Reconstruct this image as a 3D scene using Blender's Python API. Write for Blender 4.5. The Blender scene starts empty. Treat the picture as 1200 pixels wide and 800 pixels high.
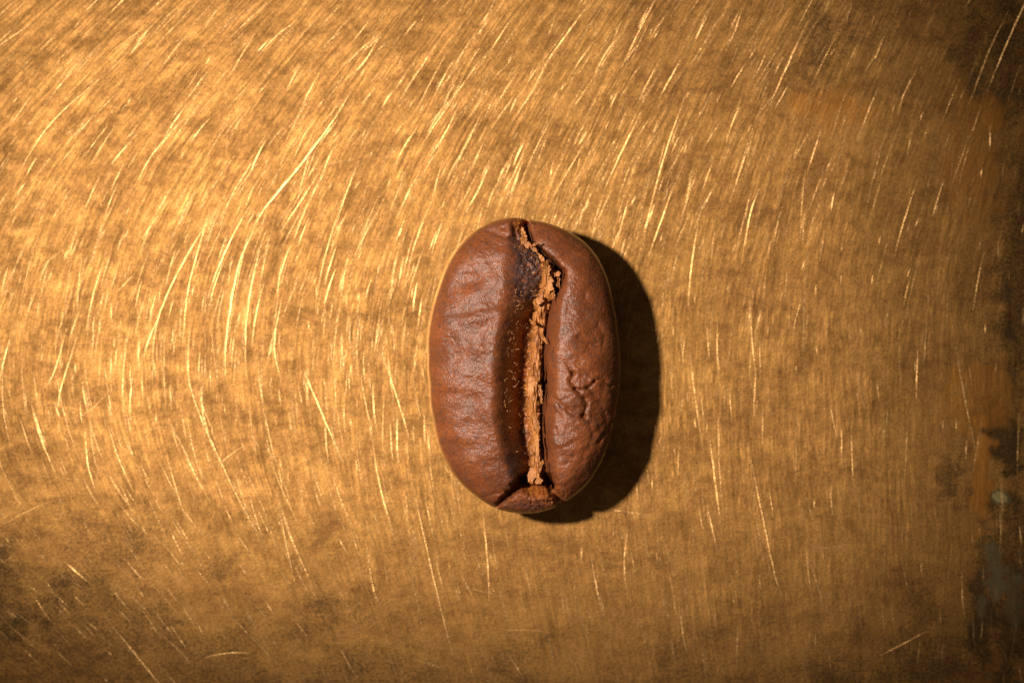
import bpy, math, random
import numpy as np

# ------------------------------------------------------------------ scene, camera, light
sc = bpy.context.scene
COL = sc.collection
U = 0.003                 # one "px" of layout (1/1200 of the picture width) = 0.003 cm; 1 Blender unit = 1 cm
sc.unit_settings.system = 'METRIC'
sc.unit_settings.scale_length = 0.01

CAM_Z = 20.0
cam_d = bpy.data.cameras.new('camera')
cam = bpy.data.objects.new('camera', cam_d)
COL.objects.link(cam)
cam.location = (0, 0, CAM_Z)
cam_d.sensor_width = 36.0
cam_d.lens = 36.0 * CAM_Z / (1200 * U)
cam_d.clip_start = 0.1
cam_d.clip_end = 200
cam_d.dof.use_dof = True
cam_d.dof.focus_distance = CAM_Z - 0.31
cam_d.dof.aperture_fstop = 0.46
sc.camera = cam

world = bpy.data.worlds.new('World')
sc.world = world
world.use_nodes = True
bg = world.node_tree.nodes['Background']
bg.inputs['Color'].default_value = (1.0, 0.82, 0.62, 1)
bg.inputs['Strength'].default_value = 0.105

EL, AZ, LD = math.radians(57.5), math.radians(162), 22.0
key_d = bpy.data.lights.new('key_lamp', 'SPOT')
key_d.energy = 58000
key_d.color = (1.0, 0.91, 0.78)
key_d.shadow_soft_size = 0.75
key_d.spot_size = math.radians(12.2)
key_d.spot_blend = 1.0
key = bpy.data.objects.new('key_lamp', key_d)
COL.objects.link(key)
key.location = (LD * math.cos(EL) * math.cos(AZ), LD * math.cos(EL) * math.sin(AZ), LD * math.sin(EL))
from mathutils import Vector
AIM = Vector((-0.32, 0.08, 0.0))
key.rotation_euler = (AIM - key.location).to_track_quat('-Z', 'Y').to_euler()

vs = sc.view_settings
vs.view_transform = 'Standard'
vs.look = 'None'
vs.exposure = 0.0
vs.gamma = 1.0
vs.use_curve_mapping = False
sc.cycles.use_denoising = False
sc.cycles.max_bounces = 8
sc.cycles.diffuse_bounces = 5
sc.cycles.glossy_bounces = 5

# ------------------------------------------------------------------ numeric helpers
def perm(seed):
    r = np.random.RandomState(seed)
    p = r.permutation(512)
    return np.concatenate([p, p])

def noise2(x, y, seed=0):
    """gradient noise, about -0.7..0.7"""
    p = perm(seed)
    x = np.asarray(x, float); y = np.asarray(y, float)
    xi = np.floor(x).astype(int); yi = np.floor(y).astype(int)
    fx = x - xi; fy = y - yi
    def g(ix, iy, dx, dy):
        h = p[(p[ix % 512] + iy) % 512] * (2 * np.pi / 512.0)
        return np.cos(h) * dx + np.sin(h) * dy
    sx = fx * fx * fx * (fx * (fx * 6 - 15) + 10)
    sy = fy * fy * fy * (fy * (fy * 6 - 15) + 10)
    a = g(xi, yi, fx, fy); b = g(xi + 1, yi, fx - 1, fy)
    c = g(xi, yi + 1, fx, fy - 1); d = g(xi + 1, yi + 1, fx - 1, fy - 1)
    return (a * (1 - sx) + b * sx) * (1 - sy) + (c * (1 - sx) + d * sx) * sy

def fbm(x, y, seed=0, octs=4, gain=0.5):
    out = 0; amp = 1.0
    for k in range(octs):
        out = out + amp * noise2(x * 2 ** k + 17.3 * k, y * 2 ** k - 9.1 * k, seed + k)
        amp *= gain
    return out

def sstep(e0, e1, x):
    t = np.clip((x - e0) / (e1 - e0), 0, 1)
    return t * t * (3 - 2 * t)

def seg_dist(x, y, poly):
    """distance to a polyline and the running parameter 0..1"""
    poly = np.array(poly, float)
    L = np.hypot(*(poly[1:] - poly[:-1]).T); cum = np.concatenate([[0], np.cumsum(L)]); tot = cum[-1]
    best = np.full(x.shape, 1e9); par = np.zeros(x.shape)
    for i in range(len(poly) - 1):
        ax, ay = poly[i]; bx, by = poly[i + 1]
        dx, dy = bx - ax, by - ay
        t = np.clip(((x - ax) * dx + (y - ay) * dy) / (dx * dx + dy * dy), 0, 1)
        d = np.hypot(x - ax - t * dx, y - ay - t * dy)
        m = d < best
        best = np.where(m, d, best); par = np.where(m, (cum[i] + t * L[i]) / tot, par)
    return best, par

def smooth_poly(pts, n):
    """Catmull-Rom through the points"""
    P = np.array(pts, float)
    P = np.vstack([2 * P[0] - P[1], P, 2 * P[-1] - P[-2]])
    out = []
    m = len(P) - 3
    for k in range(n):
        t = k / (n - 1) * m
        i = min(int(t), m - 1); f = t - i
        p0, p1, p2, p3 = P[i:i + 4]
        out.append(0.5 * (2 * p1 + (p2 - p0) * f + (2 * p0 - 5 * p1 + 4 * p2 - p3) * f * f + (3 * p1 - p0 - 3 * p2 + p3) * f ** 3))
    return np.array(out)

def make_mesh(name, verts, faces, mat, parent=None, smooth=True, attrs=None):
    me = bpy.data.meshes.new(name)
    verts = np.asarray(verts, np.float32)
    faces = [np.asarray(f, np.int32) for f in (faces if isinstance(faces, list) else [faces])]
    nl = sum(f.size for f in faces); nf = sum(len(f) for f in faces)
    me.vertices.add(len(verts)); me.vertices.foreach_set('co', verts.ravel())
    me.loops.add(nl); me.polygons.add(nf)
    me.loops.foreach_set('vertex_index', np.concatenate([f.ravel() for f in faces]))
    tot = np.concatenate([np.full(len(f), f.shape[1], np.int32) for f in faces])
    start = np.concatenate([[0], np.cumsum(tot)[:-1]]).astype(np.int32)
    me.polygons.foreach_set('loop_start', start)
    me.polygons.foreach_set('use_smooth', np.full(nf, smooth, bool))
    me.update(calc_edges=True)
    me.validate()
    for k, v in (attrs or {}).items():
        v = np.asarray(v, np.float32)
        if v.ndim == 1:
            me.attributes.new(k, 'FLOAT', 'POINT').data.foreach_set('value', v)
        else:
            me.attributes.new(k, 'FLOAT_VECTOR', 'POINT').data.foreach_set('vector', v.ravel())
    me.materials.append(mat)
    o = bpy.data.objects.new(name, me)
    COL.objects.link(o)
    if parent: o.parent = parent
    return o

def grid_faces(nr, nc, off=0, flip=False):
    i = np.arange(nr - 1)[:, None] * nc + np.arange(nc - 1)[None, :]
    q = np.stack([i, i + 1, i + nc + 1, i + nc], -1).reshape(-1, 4) + off
    return q[:, ::-1] if flip else q

def wx(px): return (np.asarray(px, float) - 600) * U
def wy(py): return (400 - np.asarray(py, float)) * U

# ------------------------------------------------------------------ node helpers
class NT:
    def __init__(s, name):
        s.m = bpy.data.materials.new(name); s.m.use_nodes = True
        s.t = s.m.node_tree; s.p = s.t.nodes['Principled BSDF']
    def n(s, kind, **kw):
        o = s.t.nodes.new(kind)
        for k, v in kw.items():
            if k.startswith('i_'):
                o.inputs[k[2:].replace('_', ' ')].default_value = v
            else: setattr(o, k, v)
        return o
    def l(s, a, b): s.t.links.new(a, b)
    def attr(s, name): return s.n('ShaderNodeAttribute', attribute_name=name)
    def noise(s, vec, scale, detail=4, rough=0.55, dist=0.0):
        o = s.n('ShaderNodeTexNoise'); s.l(vec, o.inputs['Vector'])
        o.inputs['Scale'].default_value = scale; o.inputs['Detail'].default_value = detail
        o.inputs['Roughness'].default_value = rough; o.inputs['Distortion'].default_value = dist
        return o.outputs['Fac']
    def ramp(s, fac, stops):
        o = s.n('ShaderNodeValToRGB'); s.l(fac, o.inputs['Fac'])
        e = o.color_ramp.elements
        while len(e) < len(stops): e.new(0.5)
        for k, (p, c) in enumerate(stops):
            e[k].position = p
            e[k].color = (c, c, c, 1) if not hasattr(c, '__len__') else (*c, 1)
        return o.outputs['Color']
    def mix(s, fac, a, b, blend='MIX'):
        o = s.n('ShaderNodeMix', data_type='RGBA', blend_type=blend)
        for v, sock in ((fac, o.inputs[0]), (a, o.inputs[6]), (b, o.inputs[7])):
            if hasattr(v, 'is_linked'): s.l(v, sock)
            elif hasattr(v, '__len__'): sock.default_value = (*v, 1)
            else: sock.default_value = v
        return o.outputs[2]
    def math(s, op, a, b=None, clamp=False):
        o = s.n('ShaderNodeMath', operation=op, use_clamp=clamp)
        for v, sock in ((a, o.inputs[0]), (b, o.inputs[1])):
            if v is None: continue
            if hasattr(v, 'is_linked'): s.l(v, sock)
            else: sock.default_value = v
        return o.outputs[0]
    def mapping(s, vec, scale):
        o = s.n('ShaderNodeMapping'); s.l(vec, o.inputs['Vector']); o.inputs['Scale'].default_value = scale
        return o.outputs['Vector']
    def bump(s, h, dist, strength=1.0, normal=None):
        o = s.n('ShaderNodeBump'); s.l(h, o.inputs['Height'])
        o.inputs['Distance'].default_value = dist; o.inputs['Strength'].default_value = strength
        if normal: s.l(normal, o.inputs['Normal'])
        return o.outputs['Normal']

# ------------------------------------------------------------------ materials
def mat_brass():
    b = NT('worn_brass')
    vec = b.attr('brush').outputs['Vector']          # (across the brushing, along it) in layout px
    pos = b.attr('flat').outputs['Vector']           # plain position in layout px
    tarn_fall = b.attr('tarnish_falloff').outputs['Fac']
    green = b.attr('verdigris').outputs['Fac']
    rust = b.attr('stain').outputs['Fac']
    # brushing
    s1 = b.noise(b.mapping(vec, (0.16, 0.014, 1)), 1.0, 2, 0.55)
    s2 = b.noise(b.mapping(vec, (0.55, 0.045, 1)), 1.0, 2, 0.6)
    s3 = b.noise(b.mapping(vec, (0.05, 0.010, 1)), 1.0, 3, 0.6)
    cross = b.noise(b.mapping(pos, (0.02, 0.6, 1)), 1.0, 2, 0.6)
    # clouds of tarnish, fine pits
    c1 = b.noise(b.mapping(pos, (0.011, 0.015, 1)), 1.0, 6, 0.62, 0.4)
    c2 = b.noise(b.mapping(pos, (0.03, 0.045, 1)), 1.0, 5, 0.65, 0.6)
    pit = b.noise(b.mapping(pos, (0.28, 0.33, 1)), 1.0, 3, 0.7)
    pit2 = b.noise(b.mapping(pos, (0.55, 0.6, 1)), 1.0, 2, 0.6)
    c3 = b.noise(b.mapping(pos, (0.075, 0.09, 1)), 1.0, 4, 0.6, 0.5)
    cloud = b.math('ADD', b.math('ADD', b.math('MULTIPLY', c1, 0.38), b.math('MULTIPLY', c2, 0.37)), b.math('MULTIPLY', c3, 0.25))
    cloudm = b.ramp(cloud, [(0.40, 0.0), (0.62, 1.0)])
    polished = (0.340, 0.166, 0.0465)
    dull = (0.145, 0.061, 0.0125)
    dark = (0.06, 0.030, 0.008)
    col = b.mix(cloudm, polished, dull)
    pitm = b.ramp(b.math('ADD', b.math('MULTIPLY', pit, 0.6), b.math('MULTIPLY', pit2, 0.4)), [(0.46, 0.0), (0.60, 1.0)])
    pitamt = b.math('MULTIPLY', pitm, b.math('ADD', b.math('MULTIPLY', cloudm, 0.42), b.math('ADD', 0.26, b.math('MULTIPLY', tarn_fall, 0.9))), True)
    col = b.mix(pitamt, col, dark)
    nf = b.math('ADD', b.math('MULTIPLY', c2, 0.5), b.math('MULTIPLY', pit, 0.5))
    nfo = b.math('MULTIPLY', b.math('SUBTRACT', nf, 0.5), 1.7)
    def crisp(a, k, lo, hi):
        v = b.math('ADD', b.math('MULTIPLY', a, k), b.math('ADD', nfo, 0.2))
        return b.math('MULTIPLY', b.ramp(v, [(lo, 0.0), (hi, 1.0)]), b.math('MINIMUM', b.math('MULTIPLY', a, 6.0), 1.0), True)
    tn = b.math('ADD', b.math('MULTIPLY', tarn_fall, 0.46), b.math('MULTIPLY', crisp(tarn_fall, 0.5, 0.30, 0.78), 0.45), True)
    gpale = b.ramp(green, [(0.70, 0.0), (0.86, 1.0)])
    rust = b.math('MULTIPLY', crisp(rust, 0.9, 0.25, 0.85), 0.7)
    green = b.math('MULTIPLY', crisp(green, 0.85, 0.34, 0.75), 0.85)
    col = b.mix(tn, col, (0.034, 0.019, 0.0065))
    col = b.mix(rust, col, (0.30, 0.115, 0.017))
    col = b.mix(green, col, b.mix(gpale, (0.062, 0.048, 0.017), (0.20, 0.155, 0.06)))
    b.l(col, b.p.inputs['Base Color'])
    met = b.math('SUBTRACT', 1.0, b.math('ADD', b.math('MULTIPLY', green, 0.4), b.math('MULTIPLY', cloudm, 0.16)), True)
    b.l(met, b.p.inputs['Metallic'])
    rough = b.math('ADD', 0.485, b.math('ADD', b.math('MULTIPLY', cloudm, 0.07), b.math('MULTIPLY', tn, 0.1)))
    b.l(rough, b.p.inputs['Roughness'])
    patch = b.ramp(b.noise(b.mapping(vec, (0.020, 0.009, 1)), 1.0, 4, 0.6, 0.3), [(0.45, 0.03), (0.68, 1.0)])
    hgt = b.math('ADD', b.math('MULTIPLY', s1, 1.0), b.math('MULTIPLY', s2, 0.20))
    hgt = b.math('MULTIPLY', hgt, patch)
    hgt = b.math('ADD', hgt, b.math('MULTIPLY', s3, 1.3))
    hgt = b.math('ADD', hgt, b.math('MULTIPLY', cross, 0.10))
    n1 = b.bump(hgt, U * 0.60)
    n2 = b.bump(pit, U * 0.22, 1.0, n1)
    b.l(n2, b.p.inputs['Normal'])
    return b.m

def mat_scratch():
    b = NT('bare_brass_scratch')
    pos = b.n('ShaderNodeTexCoord').outputs['Object']
    n = b.noise(pos, 30, 3, 0.6)
    b.l(b.ramp(n, [(0.3, (0.22, 0.112, 0.037)), (0.7, (0.39, 0.225, 0.090))]), b.p.inputs['Base Color'])
    b.p.inputs['Metallic'].default_value = 1.0
    b.p.inputs['Roughness'].default_value = 0.44
    n2 = b.noise(pos, 90, 2, 0.6)
    b.l(b.bump(n2, U * 0.5), b.p.inputs['Normal'])
    return b.m

def mat_bean():
    b = NT('roasted_bean')
    pos = b.n('ShaderNodeTexCoord').outputs['Object']
    n1 = b.noise(pos, 7, 5, 0.6)
    n2 = b.noise(pos, 26, 5, 0.65, 0.3)
    n3 = b.noise(pos, 95, 3, 0.6)
    n4 = b.noise(pos, 210, 2, 0.6)
    res = b.attr('residue').outputs['Fac']
    glo = b.attr('gloss').outputs['Fac']
    cut = b.attr('inner').outputs['Fac']
    base = b.ramp(n1, [(0.35, (0.095, 0.0255, 0.0075)), (0.65, (0.165, 0.0455, 0.0130))])
    base = b.mix(b.ramp(n2, [(0.50, 0.0), (0.66, 0.75)]), base, (0.095, 0.034, 0.018))
    base = b.mix(b.ramp(n2, [(0.33, 0.5), (0.45, 0.0)]), base, (0.195, 0.055, 0.0160))
    base = b.mix(b.ramp(n3, [(0.53, 0.0), (0.66, 0.75)]), base, (0.050, 0.022, 0.014))
    base = b.mix(b.ramp(n4, [(0.52, 0.0), (0.66, 0.35)]), base, (0.07, 0.03, 0.02))
    base = b.mix(b.math('MULTIPLY', cut, b.ramp(n2, [(0.35, 0.6), (0.6, 1.0)])), base, (0.30, 0.092, 0.016))  # torn inner wall, its orange brightened to paint in the crease's bounced glow
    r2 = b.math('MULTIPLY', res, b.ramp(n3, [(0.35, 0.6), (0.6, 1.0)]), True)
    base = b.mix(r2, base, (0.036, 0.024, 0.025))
    b.l(base, b.p.inputs['Base Color'])
    rough = b.math('ADD', 0.21, b.math('MULTIPLY', n2, 0.28))
    rough = b.math('SUBTRACT', rough, b.math('MULTIPLY', glo, 0.25))
    sd = b.attr('side').outputs['Fac']
    rough = b.math('SUBTRACT', rough, b.math('MULTIPLY', sd, 0.26), True)
    b.l(rough, b.p.inputs['Roughness'])
    b.p.inputs['IOR'].default_value = 1.5
    b.p.inputs['Specular IOR Level'].default_value = 0.26
    b.l(b.math('MULTIPLY', cut, 0.55), b.p.inputs['Subsurface Weight'])
    b.p.inputs['Subsurface Radius'].default_value = (0.06, 0.018, 0.005)
    b.p.inputs['Subsurface Scale'].default_value = 1.0
    b.l(sd, b.p.inputs['Coat Weight'])
    b.p.inputs['Coat Roughness'].default_value = 0.08
    b.p.inputs['Coat IOR'].default_value = 3.0
    h = b.math('ADD', b.math('MULTIPLY', n3, 1.0), b.math('MULTIPLY', n4, 0.8))
    h = b.math('MULTIPLY', h, b.math('SUBTRACT', 1.0, b.math('MULTIPLY', sd, 0.9)))
    b.l(b.bump(h, U * 0.75), b.p.inputs['Normal'])
    return b.m

def mat_skin():
    b = NT('silverskin')
    pos = b.n('ShaderNodeTexCoord').outputs['Object']
    n1 = b.noise(pos, 22, 5, 0.65)
    n2 = b.noise(b.mapping(pos, (130, 30, 80)), 1.0, 4, 0.6)
    base = b.ramp(n1, [(0.3, (0.15, 0.045, 0.006)), (0.5, (0.285, 0.096, 0.0145)), (0.72, (0.39, 0.155, 0.033))])
    b.l(base, b.p.inputs['Base Color'])
    b.p.inputs['Roughness'].default_value = 0.55
    b.l(b.bump(n2, U * 2.2), b.p.inputs['Normal'])
    b.p.inputs['Subsurface Weight'].default_value = 0.15
    b.p.inputs['Subsurface Radius'].default_value = (0.02, 0.01, 0.004)
    return b.m

def mat_fibre():
    b = NT('crease_fibre')
    n = b.noise(b.n('ShaderNodeTexCoord').outputs['Object'], 40, 2, 0.6)
    b.l(b.ramp(n, [(0.35, (0.13, 0.042, 0.011)), (0.65, (0.36, 0.16, 0.055))]), b.p.inputs['Base Color'])
    b.p.inputs['Roughness'].default_value = 0.32
    return b.m
M_BRASS, M_SCR, M_BEAN, M_SKIN, M_FIB = mat_brass(), mat_scratch(), mat_bean(), mat_skin(), mat_fibre()

# ------------------------------------------------------------------ the brass surface
def kfield(px, Y):
    """curvature of the brushing arcs: stronger at the left, almost straight at lower right"""
    top = np.interp(px, [0, 350, 900, 1300], [0.0030, 0.0025, 0.0015, 0.0010])
    bot = np.interp(px, [0, 150, 500, 900, 1300], [0.0046, 0.0037, 0.0013, 0.0004, 0.0001])
    w = sstep(-160, 160, Y)
    return bot * (1 - w) + top * w

def ufield(px, py):
    Y = 430 - py
    return px - 0.5 * kfield(px, Y) * Y * Y

def zplate(px, py):
    """the sheet is flat and bends gently down towards the right and the near edge"""
    px = np.asarray(px, float)
    t = np.clip(px - 980, 0, 900); v = np.clip(np.asarray(py, float) - 570, 0, 700)
    return -0.00022 * t * t - 0.00043 * v * v

gx = np.concatenate([np.linspace(-1400, -60, 60), np.arange(-57, 1258, 3.0), np.linspace(1261, 2600, 60)])
gy = np.concatenate([np.linspace(-1400, -60, 50), np.arange(-57, 858, 3.0), np.linspace(861, 2200, 50)])
PX, PY = np.meshgrid(gx, gy)
PZ = zplate(PX, PY)
def blob(cx, cy, rx, ry, ns=0.05, amt=0.6, seed=5):
    d = np.hypot((PX - cx) / rx, (PY - cy) / ry)
    d = d + amt * fbm(PX * ns, PY * ns, seed, 4)
    return 1 - sstep(0.55, 1.1, d)
def clamp01(a): return np.clip(a, 0, 1)
tarnish_falloff = clamp01(0.42 * blob(1165, 75, 55, 85, 0.03, 0.9, 3) + 0.8 * blob(1160, 490, 26, 26, 0.05, 0.9, 8) + 0.9 * blob(1178, 520, 22, 40, 0.05, 0.9, 9)
                  + 0.6 * blob(1112, 560, 22, 28, 0.05, 0.9, 10) + 0.6 * blob(1185, 690, 50, 130, 0.03, 0.8, 11) + 0.35 * blob(1150, 790, 200, 110, 0.02, 0.8, 12)
                  + 0.25 * blob(960, 55, 40, 55, 0.03, 0.9, 13) + 0.42 * blob(20, 810, 380, 190, 0.012, 0.7, 14) + 0.4 * blob(430, 860, 420, 110, 0.012, 0.7, 26) + 0.4 * blob(950, 860, 420, 120, 0.012, 0.7, 27) + 0.2 * blob(1060, 20, 190, 60, 0.015, 0.8, 28) + 0.35 * blob(20, 690, 60, 60, 0.03, 0.9, 19)  # broad bottom blobs: pitted tarnish, plus the light's falloff painted as darker brass
                  + 0.5 * blob(1205, 330, 40, 160, 0.03, 0.8, 15) + 0.25 * blob(1230, 300, 110, 460, 0.02, 0.6, 16) + 0.5 * blob(1180, 380, 14, 20, 0.07, 0.9, 17))
stain = clamp01(0.45 * blob(1150, 470, 55, 50, 0.04, 0.9, 21) + 0.7 * blob(1150, 560, 14, 70, 0.05, 0.7, 22) + 0.4 * blob(975, 125, 60, 26, 0.03, 0.9, 23)
                + 0.35 * blob(1140, 190, 40, 90, 0.03, 0.9, 24) + 0.45 * blob(1162, 130, 14, 24, 0.05, 0.4, 25))
verdi = clamp01(0.9 * blob(1173, 583, 13, 12, 0.06, 0.35, 31) + 0.6 * blob(1166, 655, 13, 48, 0.05, 0.9, 32) + 0.5 * blob(1152, 710, 8, 18, 0.06, 0.7, 33) + 0.4 * blob(1190, 700, 14, 60, 0.05, 0.9, 34))
stain *= (1 - verdi)
nr, nc = PX.shape
top = np.stack([wx(PX), wy(PY), PZ * U], -1).reshape(-1, 3)
# a closed sheet: top, a rim and an underside
border = np.concatenate([np.arange(nc), np.arange(1, nr) * nc + nc - 1, (nr - 1) * nc + np.arange(nc - 2, -1, -1), np.arange(nr - 2, 0, -1) * nc])
und = top[border].copy(); und[:, 2] = und[:, 2].min() - 0.12
nT = len(top); nB = len(border)
mid = np.array([[wx(600), wy(400), und[0, 2]]])
bi = np.arange(nB); bj = (bi + 1) % nB
rim = np.stack([border[bi], border[bj], nT + bj, nT + bi], -1)
fan = np.stack([nT + bi, nT + bj, np.full(nB, nT + nB)], -1)
allv = np.vstack([top, und, mid])
pad = lambda a: np.concatenate([a.ravel(), np.zeros(nB + 1)])
brush = np.zeros((len(allv), 3)); brush[:nT, 0] = ufield(PX, PY).ravel(); brush[:nT, 1] = PY.ravel()
flat = np.zeros((len(allv), 3)); flat[:nT, 0] = PX.ravel(); flat[:nT, 1] = PY.ravel()
plate = make_mesh('brass_surface', allv, [grid_faces(nr, nc, 0, True), rim[:, ::-1], fan[:, ::-1]], M_BRASS,
                  attrs={'brush': brush, 'flat': flat, 'tarnish_falloff': pad(tarnish_falloff), 'verdigris': pad(verdi), 'stain': pad(stain)})
plate['kind'] = 'structure'
plate['label'] = 'worn brass sheet with curved brushed scratches and dark patina along its right edge'

# scratches: low burrs thrown up along the brushing, one joined part
sv, sf = [], []
def add_scratch(path, w, tilt, back=0.35, chatter=0.6):
    """a low ridge: a wide facet towards the left, a narrow one behind"""
    n = len(path); base = sum(len(a) for a in sv)
    d = np.gradient(path, axis=0); d /= np.maximum(np.hypot(d[:, 0], d[:, 1])[:, None], 1e-6)
    nrm = np.stack([d[:, 1], -d[:, 0]], -1)
    nrm *= np.where(nrm[:, :1] * 0.8 + nrm[:, 1:] * 0.6 > 0, -1, 1)
    k = np.linspace(0, 1, n)
    taper = np.clip(np.minimum(k, 1 - k) * 2.6, 0, 1)
    ww = w * (0.15 + 0.85 * taper)
    z0 = zplate(path[:, 0], path[:, 1])
    h = ww * (1 - back) * math.tan(tilt) * (0.4 + 0.6 * taper)
    L = path + nrm * (ww * (1 - back))[:, None]; R = path - nrm * (ww * back)[:, None]
    # chatter: every step of the burr is a small scale of its own, lifted at one end
    ds = np.hypot(*(path[1:] - path[:-1]).T)
    lift = 0.27 * (0.95 * d[:-1, 0] + 0.31 * d[:-1, 1]) * ds * chatter * rs.uniform(0.3, 1.0, n - 1) * np.clip(ww[:-1], 0, 1.5)
    lo = np.maximum(-lift, 0); hi = np.maximum(lift, 0)
    def rowset(sl, dz):
        out = []
        for P, z in ((L, z0 + 0.05), (path, z0 + 0.06 + h), (R, z0 + 0.05)):
            out.append(np.stack([wx(P[sl, 0]), wy(P[sl, 1]), (z[sl] + dz) * U], -1))
        return np.stack(out, 1)
    a_, b_ = rowset(slice(0, n - 1), lo), rowset(slice(1, n), hi)
    sv.append(np.concatenate([a_, b_], 1).reshape(-1, 3))
    i = np.arange(n - 1) * 6 + base
    for a in (0, 1):
        sf.append(np.stack([i + a, i + a + 1, i + a + 4, i + a + 3], -1))
rs = np.random.RandomState(4)
MARKED = [
 (3.2, [(412,107),(388,146),(348,200),(312,243),(297,266)]), (2.3, [(303,258),(280,312),(266,395),(264,446)]), (2.0, [(260,238),(224,292),(188,366),(177,428)]),
 (1.8, [(447,40),(428,72),(408,92)]), (1.6, [(352,22),(325,42),(302,66)]), (2.0, [(490,148),(474,172),(464,192)]), (1.6, [(374,203),(350,240),(328,273)]),
 (2.4, [(355,432),(372,470),(402,542)]), (1.8, [(216,398),(226,462),(258,538),(284,592),(312,648)]), (1.8, [(246,245),(222,335),(214,402)]),
 (1.7, [(450,420),(466,466),(482,522)]), (1.9, [(436,512),(446,570),(461,625)]), (1.7, [(482,560),(500,640),(520,725),(537,792)]), (1.6, [(326,590),(338,648),(348,694)]),
 (2.0, [(692,3),(662,44),(628,92)]), (2.5, [(947,24),(922,80),(898,132)]), (2.2, [(799,68),(786,92),(771,118)]), (2.0, [(752,130),(732,172),(707,224)]), (1.8, [(962,152),(955,176),(946,202)]),
 (1.6, [(876,520),(893,600),(908,670),(921,712)]), (1.6, [(830,500),(838,560),(846,628)]), (1.5, [(1184,10),(1160,60),(1135,125)]), (1.6, [(1035,45),(1027,66),(1021,72)]),
 (2.0, [(36,470),(48,512),(66,556)]), (2.2, [(100,500),(103,540),(112,576)]), (2.2, [(12,398),(6,418),(0,446)]), (1.8, [(78,385),(66,430),(54,455)]), (1.7, [(90,395),(72,455),(68,480)]),
 (1.8, [(565,592),(572,660),(574,712)]), (1.6, [(660,500),(664,560),(668,600)]), (1.5, [(735,620),(732,660),(735,700)]), (1.6, [(795,700),(801,742),(806,768)]),
 (1.6, [(545,420),(548,470),(560,530)]), (1.9, [(430,640),(438,690),(452,722)]), (1.6, [(250,700),(300,752),(345,797)]), (1.5, [(380,728),(410,780),(420,798)]), (1.6, [(590,760),(604,778),(616,800)]),
 (1.6, [(1150,208),(1151,202),(1152,196)]), (1.4, [(1161,146),(1161,165),(1160,178)]), (1.6, [(850,170),(860,140),(868,125)]), (1.5, [(690,100),(712,60),(725,45)]), (2.0, [(168,420),(176,395),(186,372)]),
 (1.7, [(330,450),(322,405),(330,350)]), (2.0, [(545,250),(560,225),(575,190)]), (1.8, [(760,300),(775,260),(790,215)]), (1.7, [(870,300),(880,250),(890,220)]), (1.7, [(20,205),(60,145),(125,85)]),
 (1.5, [(158,218),(180,180),(215,140)]), (1.6, [(500,190),(520,160),(540,120)]), (1.5, [(850,60),(862,36),(870,10)]), (1.5, [(600,20),(585,45),(575,60)]), (1.5, [(1075,80),(1060,110),(1052,135)]),
 (1.4, [(660,585),(720,598),(780,606)]), (0.8, [(720,560),(750,566),(790,571)]),
]
rs = np.random.RandomState(4)
for w, pts in MARKED:
    L = sum(math.dist(pts[i], pts[i + 1]) for i in range(len(pts) - 1))
    p = smooth_poly(pts, max(6, int(L / 7)))
    p = p + rs.normal(0, 0.18, p.shape)
    add_scratch(p, w * 0.85, math.radians(rs.uniform(10, 15)))
def stream(px, py, length, step=5.0):
    """follow the brushing both ways from a seed"""
    pts = [(px, py)]
    for sgn in (1, -1):
        x, y = px, py; out = []
        for _ in range(max(1, int(length / 2 / step))):
            e = 1.0
            ux = ufield(x + e, y) - ufield(x - e, y); uy = ufield(x, y + e) - ufield(x, y - e)
            g = math.hypot(ux, uy); x += -uy / g * step * sgn; y += ux / g * step * sgn
            out.append((x, y))
        pts = out[::-1] + pts if sgn == -1 else pts + out
    return np.array(pts)
count = 0
while count < 2700:
    px, py = rs.uniform(-40, 1240), rs.uniform(-40, 840)
    dens = (0.30 if px < 900 else 0.16) + 0.7 * math.exp(-((px - 360) / 300) ** 2 - ((py - 400) / 170) ** 2) + 0.75 * math.exp(-((px - 710) / 240) ** 2 - ((py - 200) / 150) ** 2)
    if rs.rand() > dens: continue
    count += 1
    big = rs.rand() < 0.06
    L = min(170, 16 + rs.exponential(36 if big else 22))
    p = stream(float(px), float(py), L, 6.0)
    ang = rs.normal(0, 0.09); c, s = math.cos(ang), math.sin(ang)
    p = (p - (px, py)) @ np.array([[c, s], [-s, c]]) + (px, py)
    p = p + rs.normal(0, 0.12, p.shape)
    add_scratch(p, rs.uniform(1.0, 2.0) if big else rs.uniform(0.4, 1.2), math.radians(rs.uniform(0, 15) ** 2 / 15 * (0.8 if px < 330 and py < 300 else 1.0) + (3 if big else 0)))
for _ in range(45):                                  # odd cross scratches
    px, py = rs.uniform(0, 1200), rs.uniform(0, 800); a = rs.normal(0.1, 0.5); L = rs.uniform(15, 70)
    t = np.linspace(-0.5, 0.5, 8)[:, None] * L
    p = np.array([[px, py]]) + t * np.array([[math.cos(a), math.sin(a)]]) + np.array([[0, 1]]) * (t / L) ** 2 * rs.normal(0, 8)
    add_scratch(p, rs.uniform(0.5, 1.0), math.radians(abs(rs.normal(8, 4))), chatter=0.15)
scr = make_mesh('scratches', np.vstack(sv), [np.vstack(sf)], M_SCR, plate, smooth=False)
scr['kind'] = 'stuff'

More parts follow.
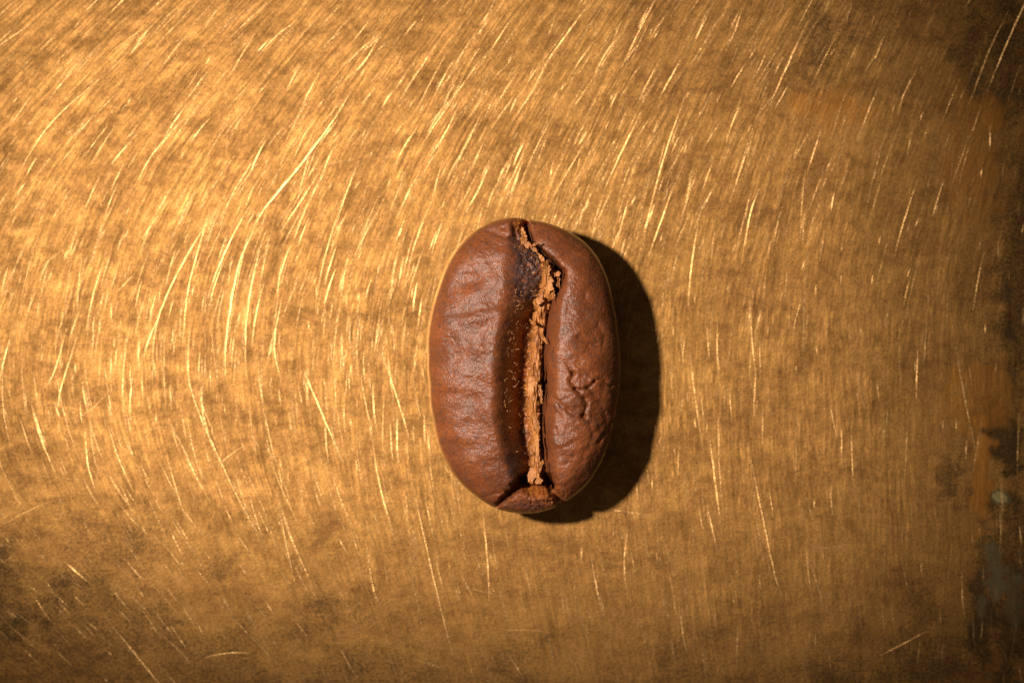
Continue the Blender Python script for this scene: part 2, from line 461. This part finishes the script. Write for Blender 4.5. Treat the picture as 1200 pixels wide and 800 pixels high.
# ------------------------------------------------------------------ the bean
CX, CY = 614.0, 428.0
PERS = 0.987
OUT = [(594.7,254.2),(607,253.8),(616,257),(624,257.5),(640,260),(664,269.3),(685.3,282.7),(701.3,301.3),(712,322.7),(720,354.7),(725.3,386.7),(727.8,413.3),(728,442),(724.8,475),(719.5,499),
       (708,538),(690,568),(666,587),(656,592.5),(648,596.5),(624,602),(600,601),(588,599),(578,595),(555,580),(534,560.5),(516,529),(507,493),(502.3,451),(500.3,415),(500.3,389),(504,368),(512,338.7),
       (522.7,309.3),(538.7,284),(560,266.7),(578.7,257.3)]
o_ = np.array(OUT)
th = np.arctan2(o_[:, 1] - CY, o_[:, 0] - CX); rr = np.hypot(o_[:, 0] - CX, o_[:, 1] - CY)
od = np.argsort(th); th, rr = th[od], rr[od]
tt = np.linspace(-np.pi, np.pi, 2001)[:-1]
RT = np.interp(tt, th, rr, period=2 * np.pi)
ker = np.exp(-0.5 * (np.arange(-40, 41) / 13.0) ** 2); ker /= ker.sum()
RT = np.convolve(np.concatenate([RT[-40:], RT, RT[:40]]), ker, 'valid')
def Rof(t): return np.interp(t, tt, RT, period=2 * np.pi)

SY = [306, 314, 322, 335, 352, 370, 389, 410, 425, 439, 460, 484, 500, 520, 540, 552, 562, 570]
SX = [637, 640, 642, 642, 637, 634, 632, 629, 628, 627.5, 624, 626, 627.5, 628.5, 628, 627.5, 627, 627]
SW = [4, 8, 9, 11, 14, 11, 9, 9.5, 9, 11, 12, 10, 8, 6.5, 7.5, 9.5, 10.5, 9]
HR, HT = 63.0, 121.0       # height of the widest girth and of the crown above the brass, in px
KY  = [255, 262, 270, 285, 300, 315, 330, 350, 375, 400, 425, 450, 475, 500, 520, 540, 555, 568, 580]
XL  = [608, 606, 603, 599, 596, 594, 594, 594, 590, 585, 583, 582, 582, 583, 588, 595, 600, 606, 612]
XFL = [614, 613, 613, 622, 636, 648, 646, 634, 617, 613, 610, 608, 608, 610, 613, 617, 618, 618, 622]
XFR = [616, 617, 618, 624, 638, 655, 655, 647, 640, 637, 637, 637, 635, 635, 636, 638, 641, 645, 645]
XR  = [622, 627, 631, 641, 656, 674, 680, 680, 677, 675, 675, 674, 672, 671, 671, 670, 666, 661, 656]
DEP = [5, 12, 16, 19, 22, 25, 30, 41, 50, 52, 52, 52, 52, 52, 50, 48, 46, 43, 30]
def ip(v, y): return np.interp(y, KY, v)
def dome(s, x): return HR + (HT - HR) * np.sqrt(np.clip(1 - np.clip(s, 0, 1) ** (2.25 + 1.2 * sstep(610, 690, x)), 0, 1))
GROOVES = [ ([(615,258),(618,270),(622,284),(635,297),(649,308),(659,319),(656,330),(652,338)], (3.0, 3.0), (22, 26)), # polyline, width, depth
 ([(613,562),(601,575),(590,585),(578,596)], (6.0, 2.2), (34, 7)), ([(644,562),(649,576),(657,590),(662,597)], (5.5, 4.5), (26, 30)),
 ([(672,437),(669,446),(674,455),(682,462),(687,470),(687,480),(683,487)], (2.6, 2.6), (4.2, 3.6)), ([(674,455),(683,457),(691,453),(697,446)], (2.3, 2.0), (3.0, 2.5)),
 ([(649,466),(656,472),(664,479),(672,486),(683,487)], (2.4, 2.6), (3.2, 3.4)), ([(685,488),(691,495),(693,508)], (2.6, 3.0), (2.6, 0.8)), ([(652,468),(650,466),(643,466)], (2.0, 2.0), (1.5, 1)),
 ([(723,490),(712,503),(702,518)], (2.2, 2.0), (4.2, 2.0)), ([(707,532),(703,540),(700,546)], (2.0, 2.0), (3, 1.5)), ([(716,452),(723,450),(728,448)], (2.5, 2.0), (2.5, 3)),
 ([(648,523),(658,526),(668,519),(674,516)], (3, 3), (1.5, 1.0)), ([(650,501),(653,508),(652,516)], (2.4, 2.4), (1.4, 1.0)),
 ([(526,368),(550,366),(575,361),(600,352)], (5.5, 4.0), (1.2, 1.6)), ([(562,266),(576,271),(590,277),(604,279)], (3.0, 2.6), (1.5, 4.5)), ([(600,262),(603,272),(606,282)], (2.4, 2.4), (3, 4)),
 ([(508,352),(518,345),(528,343)], (5, 5), (1.5, 0.5)), ([(560,449),(572,450),(583,449)], (3.0, 2.5), (0.8, 1.8)), ([(535,480),(552,478),(568,470)], (4, 3), (0.7, 0.7)),
 ([(545,425),(560,418),(580,415)], (4, 3), (0.6, 1.0)), ([(530,395),(548,402),(570,398)], (5, 4), (0.9, 0.6)), ([(697,446),(706,444),(716,452)], (2.2, 2.2), (2.0, 1.5)), ([(664,425),(668,432),(672,437)], (2.2, 2.4), (1.5, 3.0)), ([(690,455),(700,462),(712,462)], (2.6, 2.2), (1.6, 1.4)), ([(693,508),(690,522),(684,536)], (3.0, 2.6), (1.2, 0.8)), ([(702,470),(708,482),(711,500)], (2.4, 2.2), (1.4, 1.0)), ([(660,545),(672,534),(690,530)], (3.0, 2.6), (1.0, 0.6)), ([(678,395),(688,404),(700,402)], (2.6, 2.2), (1.4, 1.0)), ([(700,380),(708,392),(706,408)], (2.6, 2.2), (1.2, 0.8)), ([(655,330),(672,322),(684,330)], (3, 3), (1.2, 0.6)), ([(686,345),(690,356),(700,362)], (3, 3), (0.8, 0.6)),
 ([(560,585),(580,578),(590,576)], (2.5, 2.0), (1.2, 1.5)), ([(655,572),(672,562),(690,558)], (2.5, 2.5), (1.4, 0.5)), ([(640,268),(648,280),(660,292)], (4, 4), (1.0, 0.5)),
]
PITS = [(553,326,17,10,2.8), (521,402,10,7,1.0), (690,405,14,12,1.2), (682,440,9,6,1.5), (533,461,8,6,0.9), (585,308,14,20,0.6), (556,384,12,6,0.8), (548,492,9,9,0.8)]
BUMPS = [(684,446,8,6,2.2), (677,471,10,9,2.4), (655,285,16,14,2.5), (594,261,12,7,2.0), (553,300,20,7,1.2), (548,346,22,7,1.0), (576,388,16,12,1.2), (573,432,12,14,1.1), (572,470,12,16,1.0), (580,520,14,14,1.3), (580,552,12,12,1.0), (535,432,20,20,0.6)]
def height(x, y, s, fine=True):
    """height of the bean's upper face, x and y in layout px"""
    z = dome(s, x)
    d = ip(DEP, y) * sstep(250, 268, y) * (1 - sstep(566, 586, y))
    xl, xfl, xfr, xr = ip(XL, y) - 8, ip(XFL, y), ip(XFR, y), ip(XR, y)
    wob = 3.5 * (1 - sstep(330, 380, y)) * noise2(y * 0.09, x * 0.05, 42) + 2.2 * noise2(y * 0.06, x * 0.01, 40) + 1.2 * noise2(y * 0.16, x * 0.02, 41)
    tl = np.clip((x - xl - wob) / (xfl - xl), 0, 1)
    tr = np.clip((xr - x + wob * 0.6) / (xr - xfr), 0, 1)
    gentle = (1 - sstep(335, 375, y))
    fl = (tl ** 2.2 * (1.7 - 0.7 * tl)) * (1 - gentle) + gentle * (0.5 * tl ** 1.6 + 0.5 * tl * tl * (3 - 2 * tl))
    fr = 0.20 * tr ** 2 + 0.80 * np.clip((tr - 0.45) / 0.55, 0, 1) ** 2.6
    inside = np.minimum(np.where(x > xl, fl, 0), np.where(x < xr, fr, 0))
    z = z - d * inside
    # left lobe lips roll a little towards the crease, the right lobe is lower
    z = z + 2.5 * np.exp(-((x - 690) / 30) ** 2) - 2.0 * np.exp(-((y - 300) / 40) ** 2) * sstep(590, 630, x)
    for poly, w, dp in GROOVES:
        dist, t = seg_dist(x, y, poly)
        ww = w[0] + (w[1] - w[0]) * t
        ww = ww * (1 + 0.5 * noise2(x / 5, y / 5, 60))
        k_ = np.where(dp[0] < 20, 0.62 + 0.7 * noise2(x / 7, y / 7, 61), 1.0)
        z = z - k_ * (dp[0] + (dp[1] - dp[0]) * t) * np.exp(-(dist / ww) ** 2)
        z = z + 0.18 * (dp[0] + (dp[1] - dp[0]) * t) * np.exp(-((dist - 2.2 * ww) / (1.3 * ww)) ** 2) * (dp[0] < 20)
    for cx, cy, rx, ry, a in PITS:
        z = z - 1.3 * a * np.exp(-((x - cx) / rx) ** 2 - ((y - cy) / ry) ** 2)
    for cx, cy, rx, ry, a in BUMPS:
        z = z + 1.25 * a * np.exp(-((x - cx) / rx) ** 2 - ((y - cy) / ry) ** 2)
    if fine:
        edge = 1 - 0.6 * sstep(0.93, 1.0, s)
        z = z + edge * (4.6 * fbm(x / 44, y / 36, 50, 2) + 0.55 * noise2(x / 50, y / 22, 62) + 1.1 * noise2(x / 17, y / 15, 52) + 0.55 * noise2(x / 8, y / 6.0, 53) + 0.32 * noise2(x / 4.2, y / 3.4, 54) + 0.22 * noise2(x / 2.2, y / 2.0, 55))
        z = z + 2.6 * inside * fbm(x / 5, y / 5, 56, 3) * (1 + 0.8 * gentle)            # torn inner walls
        rl = sstep(640, 665, x) * sstep(420, 440, y) * (1 - sstep(540, 570, y))
        z = z + 0.9 * rl * noise2(x / 11, y / 10, 58) - 0.5 * rl * np.abs(noise2(x / 13, y / 15, 59)) * 2
    return z, inside, d

N = 520
a = np.linspace(-1, 1, N); A, B = np.meshgrid(a, a)
with np.errstate(divide='ignore', invalid='ignore'):
    big = np.abs(A) > np.abs(B)
    r = np.where(big, A, B)
    ph = np.where(big, (np.pi / 4) * np.where(A == 0, 0, B / np.where(A == 0, 1, A)), np.pi / 2 - (np.pi / 4) * np.where(B == 0, 0, A / np.where(B == 0, 1, B)))
dx, dy = r * np.cos(ph), r * np.sin(ph)
S0 = np.clip(np.hypot(dx, dy), 0, 1); TH = np.arctan2(dy, dx)
S = np.sin(np.pi / 2 * S0)
BX = CX + S * Rof(TH) * np.cos(TH); BY = CY + S * Rof(TH) * np.sin(TH)
BZ, INS, DP = height(BX, BY, S)
def pp(px, py, pz):
    """layout px -> world, allowing for the camera's perspective on raised things"""
    px = 600 + (np.asarray(px) - 600) * PERS; py = 400 + (np.asarray(py) - 400) * PERS
    return np.stack([wx(px), wy(py), np.asarray(pz) * U], -1)
v_top = pp(BX, BY, BZ).reshape(-1, 3)
nT = len(v_top)
ring = np.concatenate([np.arange(N), np.arange(1, N) * N + N - 1, (N - 1) * N + np.arange(N - 2, -1, -1), np.arange(N - 2, 0, -1) * N])
M = len(ring)
rx_, ry_, rz_ = BX.ravel()[ring], BY.ravel()[ring], BZ.ravel()[ring]
ROWS = 40
und = []
for k in range(1, ROWS):
    q = k / ROWS * np.pi / 2
    s = np.cos(q) ** 0.8
    zz = rz_ - (rz_ - 0) * (np.sin(q) ** 1.25)
    x = CX + (rx_ - CX) * s; y = CY + (ry_ - CY) * s
    wv = 1.4 * fbm(x / 30 + 9, y / 30, 70, 3) * np.sin(2 * q)
    und.append(pp(x + wv, y, np.maximum(zz, 0.0)))
und.append(pp(np.full(1, CX), np.full(1, CY), np.zeros(1)))
v_b = np.vstack(und)
faces = [grid_faces(N, N, 0, True)]
prev = ring
mi = np.arange(M); mj = (mi + 1) % M
side = []
for k in range(ROWS - 1):
    cur = nT + k * M + mi
    side.append(np.stack([prev[mi], prev[mj], cur[mj], cur[mi]], -1)); prev = cur
fan = np.stack([prev[mi], prev[mj], np.full(M, nT + (ROWS - 1) * M)], -1)
faces += [np.vstack(side), fan]
nb = len(v_b)
padb = lambda a, v=0.0: np.concatenate([np.clip(a, 0, 1).ravel(), np.full(nb, v)])
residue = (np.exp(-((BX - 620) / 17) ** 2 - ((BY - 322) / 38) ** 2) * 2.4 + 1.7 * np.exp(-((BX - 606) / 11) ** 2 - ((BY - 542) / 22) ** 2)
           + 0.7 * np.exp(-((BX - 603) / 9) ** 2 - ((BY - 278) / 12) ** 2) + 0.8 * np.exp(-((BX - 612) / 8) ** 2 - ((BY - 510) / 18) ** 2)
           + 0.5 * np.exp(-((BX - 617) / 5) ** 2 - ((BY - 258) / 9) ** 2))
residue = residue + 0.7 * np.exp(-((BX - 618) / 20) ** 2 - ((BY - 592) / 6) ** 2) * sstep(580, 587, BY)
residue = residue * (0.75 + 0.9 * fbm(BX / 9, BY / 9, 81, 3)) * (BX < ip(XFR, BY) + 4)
gloss = np.exp(-((BX - 632) / 20) ** 2 - ((BY - 576) / 8) ** 2) + 0.5 * INS * (1 - np.clip(residue, 0, 1))
inner = sstep(0.15, 0.6, INS) * (BX < np.interp(BY, SY, SX) + 3) * (1 - sstep(572, 580, BY)) * 0.9 + 0.8 * np.exp(-((BX - 634) / 15) ** 2 - ((BY - 575) / 7) ** 2) + 0.7 * np.exp(-((BX - 653) / 4) ** 2 - ((BY - 584) / 8) ** 2)

bean = bpy.data.objects.new('coffee_bean', None)
COL.objects.link(bean)
bean['label'] = 'roasted brown coffee bean lying crease up on scratched brass'
bean['category'] = 'coffee bean'
bean.empty_display_size = 0.1
org = pp(np.array([CX]), np.array([CY]), np.zeros(1))[0]
bean.location = org
ORG = np.array([org[0], org[1], 0.0])
body = make_mesh('bean_body', np.vstack([v_top, v_b]) - ORG, faces, M_BEAN, bean,
                 attrs={'residue': padb(residue), 'gloss': padb(gloss), 'inner': padb(inner), 'side': padb(sstep(0.966, 0.985, S), 0.25)})

# silverskin left in the crease
ny, nx = 560, 46
yy = np.linspace(306, 570, ny)
jag = lambda seed: 0.32 * noise2(yy * 0.14, yy * 0 + 3.3, seed) + 0.35 * noise2(yy * 0.35, yy * 0 + 7.7, seed + 1) + 0.25 * noise2(yy * 0.9, yy * 0 + 1.7, seed + 2)
t = np.linspace(-1, 1, nx)
SW = [0.9 * w for w in SW]
wl = np.interp(yy, SY, SW) * (1 + 1.1 * jag(90)); wr = np.interp(yy, SY, SW) * (0.95 + 0.9 * jag(95))
TX = np.interp(yy, SY, SX)[:, None] + np.where(t[None, :] < 0, t[None, :] * wl[:, None], t[None, :] * wr[:, None])
TY = np.repeat(yy[:, None], nx, 1) + 1.2 * noise2(TX / 4, yy[:, None] / 4, 97)
sy = np.interp(yy, SY, SX)
sr = np.hypot(sy - CX, yy - CY) / Rof(np.arctan2(yy - CY, sy - CX))
zf = dome(sr, sy) - np.interp(yy, KY, DEP)
prof = 1 - np.abs(t) ** 5
TZ = (zf + 12)[:, None] + 0 * TX
TZ = TZ + 5.5 * fbm(TX / 9, TY / 24, 100, 2) + 2.0 * fbm(TX / 3.4, TY / 18.0, 101, 2) + 1.3 * sstep(-0.05, 0.35, noise2(TX / 20, TY / 24, 105)) * fbm(TX / 3.5, TY / 4.5, 106, 2) - 3.0 * np.abs(noise2(TX / 3.4, TY / 20, 103)) * 2 + 3.5 * (1 - t[None, :] ** 2)
TZ = TZ - 22 * (np.abs(t[None, :]) ** 7)
endf = sstep(306, 311, yy) * (1 - sstep(566, 570, yy))
TZ = TZ - 16 * (1 - endf)[:, None]
und_z = np.repeat((zf - 8)[:, None], nx, 1)
skv = np.vstack([pp(TX, TY, TZ).reshape(-1, 3), pp(TX, TY, np.minimum(und_z, TZ - 1)).reshape(-1, 3)])
nS = ny * nx
bs = np.concatenate([np.arange(nx), np.arange(1, ny) * nx + nx - 1, (ny - 1) * nx + np.arange(nx - 2, -1, -1), np.arange(ny - 2, 0, -1) * nx])
bi = np.arange(len(bs)); bj = (bi + 1) % len(bs)
skin = make_mesh('silverskin', skv - ORG, [grid_faces(ny, nx, 0, True), grid_faces(ny, nx, nS), np.stack([bs[bi], bs[bj], nS + bs[bj], nS + bs[bi]], -1)], M_SKIN, bean)

# torn flakes of silverskin, each a part
def flake(cx, cy, z, ln, wd, ang, pitch, curl, seed, roll=0.0):
    n, m = 15, 8
    u = np.linspace(-0.5, 0.5, n)[:, None]; v = np.linspace(-0.5, 0.5, m)[None, :]
    wmod = 1 + 0.9 * noise2(u * 6 + seed, u * 0 + 0.5, seed) - 0.5 * (2 * np.abs(u)) ** 2
    X = u * ln + 0 * v + ln * 0.12 * noise2(v * 5, u * 0 + seed * 1.7 + v * 0, seed + 1)
    Y = v * wd * wmod
    Z = curl * ln * (u ** 2 * 2) + 1.6 * fbm(X / 3.5, Y / 3.5 + seed, seed + 2, 3) + 0 * v
    cr, srr = math.cos(roll), math.sin(roll)
    Y, Z = Y * cr - Z * srr, Y * srr + Z * cr
    cp_, sp_ = math.cos(pitch), math.sin(pitch)
    X, Z = X * cp_ - Z * sp_, X * sp_ + Z * cp_
    ca, sa = math.cos(ang), math.sin(ang)
    X, Y = X * ca - Y * sa, X * sa + Y * ca
    T = np.stack([cx + X, cy + Y, z + Z], -1).reshape(-1, 3); Bv = T.copy(); Bv[:, 2] -= 0.9
    P = np.vstack([T, Bv]); nn = n * m
    bd = np.concatenate([np.arange(m), np.arange(1, n) * m + m - 1, (n - 1) * m + np.arange(m - 2, -1, -1), np.arange(n - 2, 0, -1) * m])
    b1 = np.arange(len(bd)); b2 = (b1 + 1) % len(bd)
    return make_mesh('silverskin_flake', pp(P[:, 0], P[:, 1], P[:, 2]) - ORG, [grid_faces(n, m), grid_faces(n, m, nn, True), np.stack([bd[b1], nn + bd[b1], nn + bd[b2], bd[b2]], -1)[:, ::-1]], M_SKIN, bean)
R = math.radians
for args in [
    (613, 273, 87, 15, 6, R(75), 0.25, 0.1, 201), (615, 284, 94, 15, 8, R(45), -0.1, 0.2, 202), (623, 290, 104, 17, 4.5, R(40), 0.1, 0.0, 203), (626, 287, 108, 14, 3, R(-25), -0.25, 0.0, 204),
    (634, 302, 96, 18, 5, R(55), 0.0, 0.1, 205), (640, 314, 104, 18, 11, R(80), -0.2, 0.25, 206, 0.35), (653, 321, 106, 8, 5, R(-15), 0.1, 0.3, 207), (654, 330, 102, 15, 5, R(95), 0.3, 0.2, 208, 0.4),
    (643, 336, 104, 20, 10, R(105), 0.15, 0.2, 209, -0.3), (630, 353, 98, 13, 8, R(150), 0.2, 0.2, 210), (647, 346, 104, 12, 5, R(110), 0.2, 0.2, 211, 0.3), (624, 378, 95, 10, 5, R(40), 0.3, 0.3, 212, 0.3),
    (638, 398, 103, 12, 4, R(60), 0.3, 0.2, 213, 0.4), (628, 436, 104, 22, 8, R(80), 0.05, 0.1, 214, 0.5), (622, 452, 103, 26, 8, R(97), 0.0, 0.1, 215, -0.3), (633, 462, 103, 22, 5, R(85), 0.05, 0.1, 216, 0.4),
    (627, 494, 102, 24, 7, R(75), 0.0, 0.1, 217, 0.3), (629, 522, 100, 26, 6, R(85), -0.05, 0.05, 218, -0.3), (633, 546, 99, 16, 5, R(110), 0.1, 0.15, 219, 0.4), (623, 556, 98, 18, 9, R(100), 0.05, 0.1, 220, -0.25),
    (630, 563, 96, 12, 8, R(170), 0.0, 0.15, 221)]:
    flake(*args)

# fine fibres on the shaded wall of the crease (too fine to count)
fv, ff = [], []
rf = np.random.RandomState(11)
def fibre(x, y, z, ln, w, ang, rise):
    k = np.linspace(0, 1, 5); base = sum(len(q) for q in fv)
    bend = rf.normal(0, 0.9)
    aa = ang + bend * (k - 0.5)
    X = x + np.cumsum(np.cos(aa)) * ln / 5; Y = y + np.cumsum(np.sin(aa)) * ln / 5; Z = z + rise * np.sin(k * np.pi * 0.8)
    ww = w * (1 - 0.7 * k)
    nx_, ny_ = -np.sin(aa), np.cos(aa)
    rows = [pp(X + nx_ * ww, Y + ny_ * ww, Z), pp(X, Y, Z + ww), pp(X - nx_ * ww, Y - ny_ * ww, Z)]
    fv.append(np.stack(rows, 1).reshape(-1, 3))
    i = np.arange(4) * 3 + base
    for p_, q_ in ((0, 1), (1, 2), (2, 0)):
        ff.append(np.stack([i + p_, i + q_, i + q_ + 3, i + p_ + 3], -1))
for _ in range(300):
    y = np.clip(rf.normal(425, 50), 345, 530) if rf.rand() < 0.85 else rf.uniform(285, 345)
    x0, x1 = ip(XL, y) + 9, ip(XFL, y) + 6
    x = rf.uniform(x0, x1)
    s = np.hypot(x - CX, y - CY) / Rof(np.arctan2(y - CY, x - CX))
    z = float(height(np.array([x]), np.array([y]), np.array([s]))[0][0])
    fibre(x, y, z + 0.3, rf.uniform(2.5, 6) + rf.exponential(1.8), rf.uniform(0.3, 0.75), rf.uniform(0, 6.28), rf.uniform(1, 5))
fib = make_mesh('crease_fibres', np.vstack(fv) - ORG, [np.vstack(ff)], M_FIB, bean)
fib['kind'] = 'stuff'
